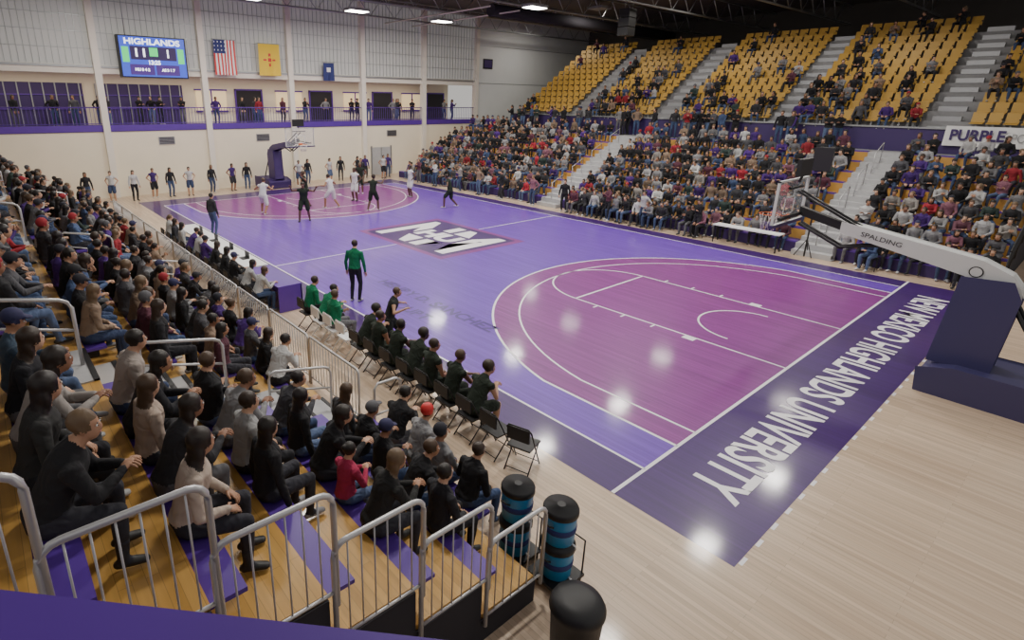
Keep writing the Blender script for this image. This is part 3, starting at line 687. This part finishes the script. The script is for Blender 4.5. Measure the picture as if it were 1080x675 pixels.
for k in range(28):
    inst(rnd.choice(STAND),"standing_spectator",(rnd.uniform(-9,26),YW+rnd.uniform(.5,2.6),ZB),math.pi+rnd.uniform(-.6,.6),BS,rnd.choice(dark))
FS=empty("floor_spectators")
for k in range(10):
    inst(rnd.choice(STAND),"standing_spectator",(16.6,8+k*2.2+rnd.uniform(-.5,.5),0),math.pi/2+rnd.uniform(-.6,.6),FS,rnd.choice(light))
for k in range(26):
    y=-1.2+k*.62
    if any(abs(y-a)<.9 for a in AIS) or 3.8<y<7.2: continue
    if rnd.random()<.7:
        inst(ch_b,"folding_chair",(16.78,y,0),math.pi/2,FS);inst(rnd.choice(SEAT),"seated_spectator",(16.78,y,.45),math.pi/2+rnd.uniform(-.3,.3),FS,rnd.choice(light))

# ------------------------------------------------ basketball goals
def goal(name,far=False):
    e=empty(name,(7.62,28.65 if far else 0,0),math.pi if far else 0)
    b=MB();g=m_navyp if not far else m_ppd
    b.prism([(-4.3,0.01),(-2.05,0.01),(-2.0,.48),(-2.5,.62),(-4.3,.62)],0,-.75,.75,g)
    b.obj("base_pad",e,.05)
    b=MB();b.prism([(-2.05,.60),(-2.95,.60),(-3.05,2.15),(-2.9,2.45),(-2.2,2.4)],0,-.30,.30,g);b.obj("upright_pad",e,.04)
    b=MB();b.prism([(-3.05,2.15),(-3.02,2.35),(-2.85,2.56),(-2.4,2.76),(.0,3.12),(.0,2.92),(-2.2,2.46),(-2.6,2.3)],0,-.20,.20,m_pad if not far else m_ppd);b.obj("boom_padding",e,.03)
    b=MB()
    b.prism([(0,2.92),(0,3.1),(.95,3.35),(.95,3.15)],0,-.08,.08,m_black)
    for s in (-1,1):
        b.tube([(s*.14,-1.0,2.8),(s*.1,.0,2.55),(s*.1,.9,2.95)],.035,m_black,6);b.tube([(s*.2,-3.9,.6),(s*.2,-2.95,2.1)],.04,m_black,6)
        b.tube([(s*.12,-.3,3.05),(s*.12,1.05,3.7)],.028,m_black,6)
        b.tube([(s*.6,1.14,3.1),(s*.1,.9,3.2)],.025,m_black,6)
    b.box(-.75,.75,1.08,1.16,3.05,3.11,m_black);b.box(-.4,.4,1.1,1.16,3.75,3.80,m_black);b.obj("support_arms",e)
    b=MB();b.box(-.88,.88,1.19,1.215,2.93,3.93,m_glass);b.obj("glass",e)
    b=MB()
    for x in (-.915,.875): b.box(x,x+.04,1.17,1.23,2.9,3.97,m_pad)
    for z in (2.9,3.93): b.box(-.915,.915,1.17,1.23,z,z+.04,m_pad)
    b.box(-.94,.94,1.16,1.25,2.86,2.93,m_ppd)
    for x in (-.305,.265): b.box(x,x+.04,1.216,1.222,3.1,3.55,m_white)
    for z in (3.1,3.51): b.box(-.305,.305,1.216,1.222,z,z+.04,m_white)
    b.box(-.1,.1,1.16,1.3,3.0,3.1,m_orange)
    b.tube([(.23*math.cos(t*math.pi/12),1.6+.23*math.sin(t*math.pi/12),3.05) for t in range(24)],.010,m_orange,6,True)
    for k in range(12):
        a=k*math.pi/6
        for s in (-1,1):
            b.tube([(.225*math.cos(a),1.6+.225*math.sin(a),3.04),(.18*math.cos(a+s*.26),1.6+.18*math.sin(a+s*.26),2.85),(.14*math.cos(a+s*.5),1.6+.14*math.sin(a+s*.5),2.65)],.005,m_net,4)
    b.box(-.35,.35,1.0,1.1,4.05,4.45,m_black);b.tube([(0,1.1,3.9),(0,1.05,4.1)],.03,m_black,6);b.obj("backboard_frame",e)
    if not far:
        t=text("lettering","SPALDING",.16,m_black,V(-.215,-.75,2.89),frame((0,-.988,-.15),(0,-.15,.988)),None,.75,height=.10);t.parent=e
        b=MB();b.lathe((0,0,0),[(.11,0),(.11,.005)],m_black,20);b.lathe((0,0,.006),[(.09,0),(.09,.003)],m_pad,20);o=b.obj("round_logo",e);o.location=(-.205,-2.35,2.55);o.rotation_euler=(0,-math.pi/2,0)
    return e
goal("basketball_hoop");goal("basketball_hoop",True)
w=MB();w.tube([(16.9,3.4,.0),(16.9,3.4,3.3)],.03,m_black)
for a in range(3): w.tube([(16.9,3.4,.7),(16.9+.35*math.cos(a*2.1),3.4+.35*math.sin(a*2.1),.02)],.018,m_black,6)
w.prism([(16.68,3.1),(17.15,3.2),(17.15,3.65),(16.68,3.72)],2,3.3,4.15,m_black);w.obj("loudspeaker")
w=MB();w.box(16.35,16.9,4.2,6.8,.72,.76,m_white)
for x in(16.38,16.83):
    for y in (4.25,6.7): w.box(x,x+.04,y,y+.04,0.003,.72,m_black)
w.obj("folding_table")
def cooler(name,loc,n=2):
    e=empty(name,loc);b=MB()
    for k in range(n):
        z=k*.50+.12
        b.lathe((0,0,z),[(.165,0),(.185,.02),(.20,.36),(.205,.40)],m_blue,24);b.lathe((0,0,z+.40),[(.215,0),(.215,.05),(.20,.08),(.05,.095),(.05,.10)],m_black,24)
        b.lathe((0,0,z+.17),[(.194,0),(.2,.01),(.204,.07),(.196,.08)],m_navy,24)
        for s in (-1,1): b.tube([(s*.20,-.06,z+.3),(s*.25,-.04,z+.33),(s*.25,.04,z+.33),(s*.20,.06,z+.3)],.012,m_black,6)
        b.tube([(0,-.2,z+.06),(0,-.25,z+.05),(0,-.25,z+.02)],.012,m_white,6)
    b.box(-.25,.25,-.25,.25,.08,.12,m_black)
    for sx in (-.2,.2):
        for sy in (-.2,.2): b.lathe((sx,sy,0),[(.035,0),(.04,.04),(.035,.08)],m_black,10)
    b.tube([(.24,-.22,.1),(.24,-.22,.6),(.24,.22,.6),(.24,.22,.1)],.012,m_black,6)
    b.obj("barrels",e);return e
cooler("drink_cooler_stack",(-2.97,.1,0));cooler("drink_cooler_stack",(-2.85,-.48,0))
w=MB();w.lathe((0,0,0),[(.2,0),(.24,.03),(.27,.62),(.29,.66),(.29,.70),(.26,.76),(.15,.80),(.02,.81)],m_black,28);o=w.obj("trash_can");o.location=(-3.5,-1.25,0)
# concourse parapet in front of the viewer
cp=Vector((CAM[0],CAM[1]));zc=CAM[2]
pa=cp+Vector((-.09,.93));dr=Vector((.702,-.712));nn=Vector((.712,.702))
def quadbox(w,p0,p1,n,t0,t1,z0,z1,m):
    poly=[tuple(p0+n*t0),tuple(p1+n*t0),tuple(p1+n*t1),tuple(p0+n*t1)];w.prism(poly,2,z0,z1,m)
p0=pa-dr*1.4;p1=pa+dr*3.5
w=MB();quadbox(w,p0,p1,nn,-.20,0,zc-.79,zc-.73,m_pp);quadbox(w,p0,p1,nn,-.15,-.06,0,zc-.79,m_ppd);w.obj("parapet_wall",None,.008)
w=MB();quadbox(w,p0,p1,nn,-4.,-.16,3.7,3.95,m_conc);w.obj("concourse_floor")

# ------------------------------------------------ camera
cam=bpy.data.cameras.new("camera");co=bpy.data.objects.new("camera",cam);COL.objects.link(co)
f,r,u=basis(*q[3:6]);co.matrix_world=Matrix([[r[0],u[0],-f[0],q[0]],[r[1],u[1],-f[1],q[1]],[r[2],u[2],-f[2],q[2]],[0,0,0,1]])
cam.sensor_width=36;cam.lens=36*q[6]/W;cam.shift_x=-(q[7]-540)/W;cam.shift_y=(q[8]-337.5)/W;cam.clip_start=.02;cam.clip_end=300
bpy.context.scene.camera=co
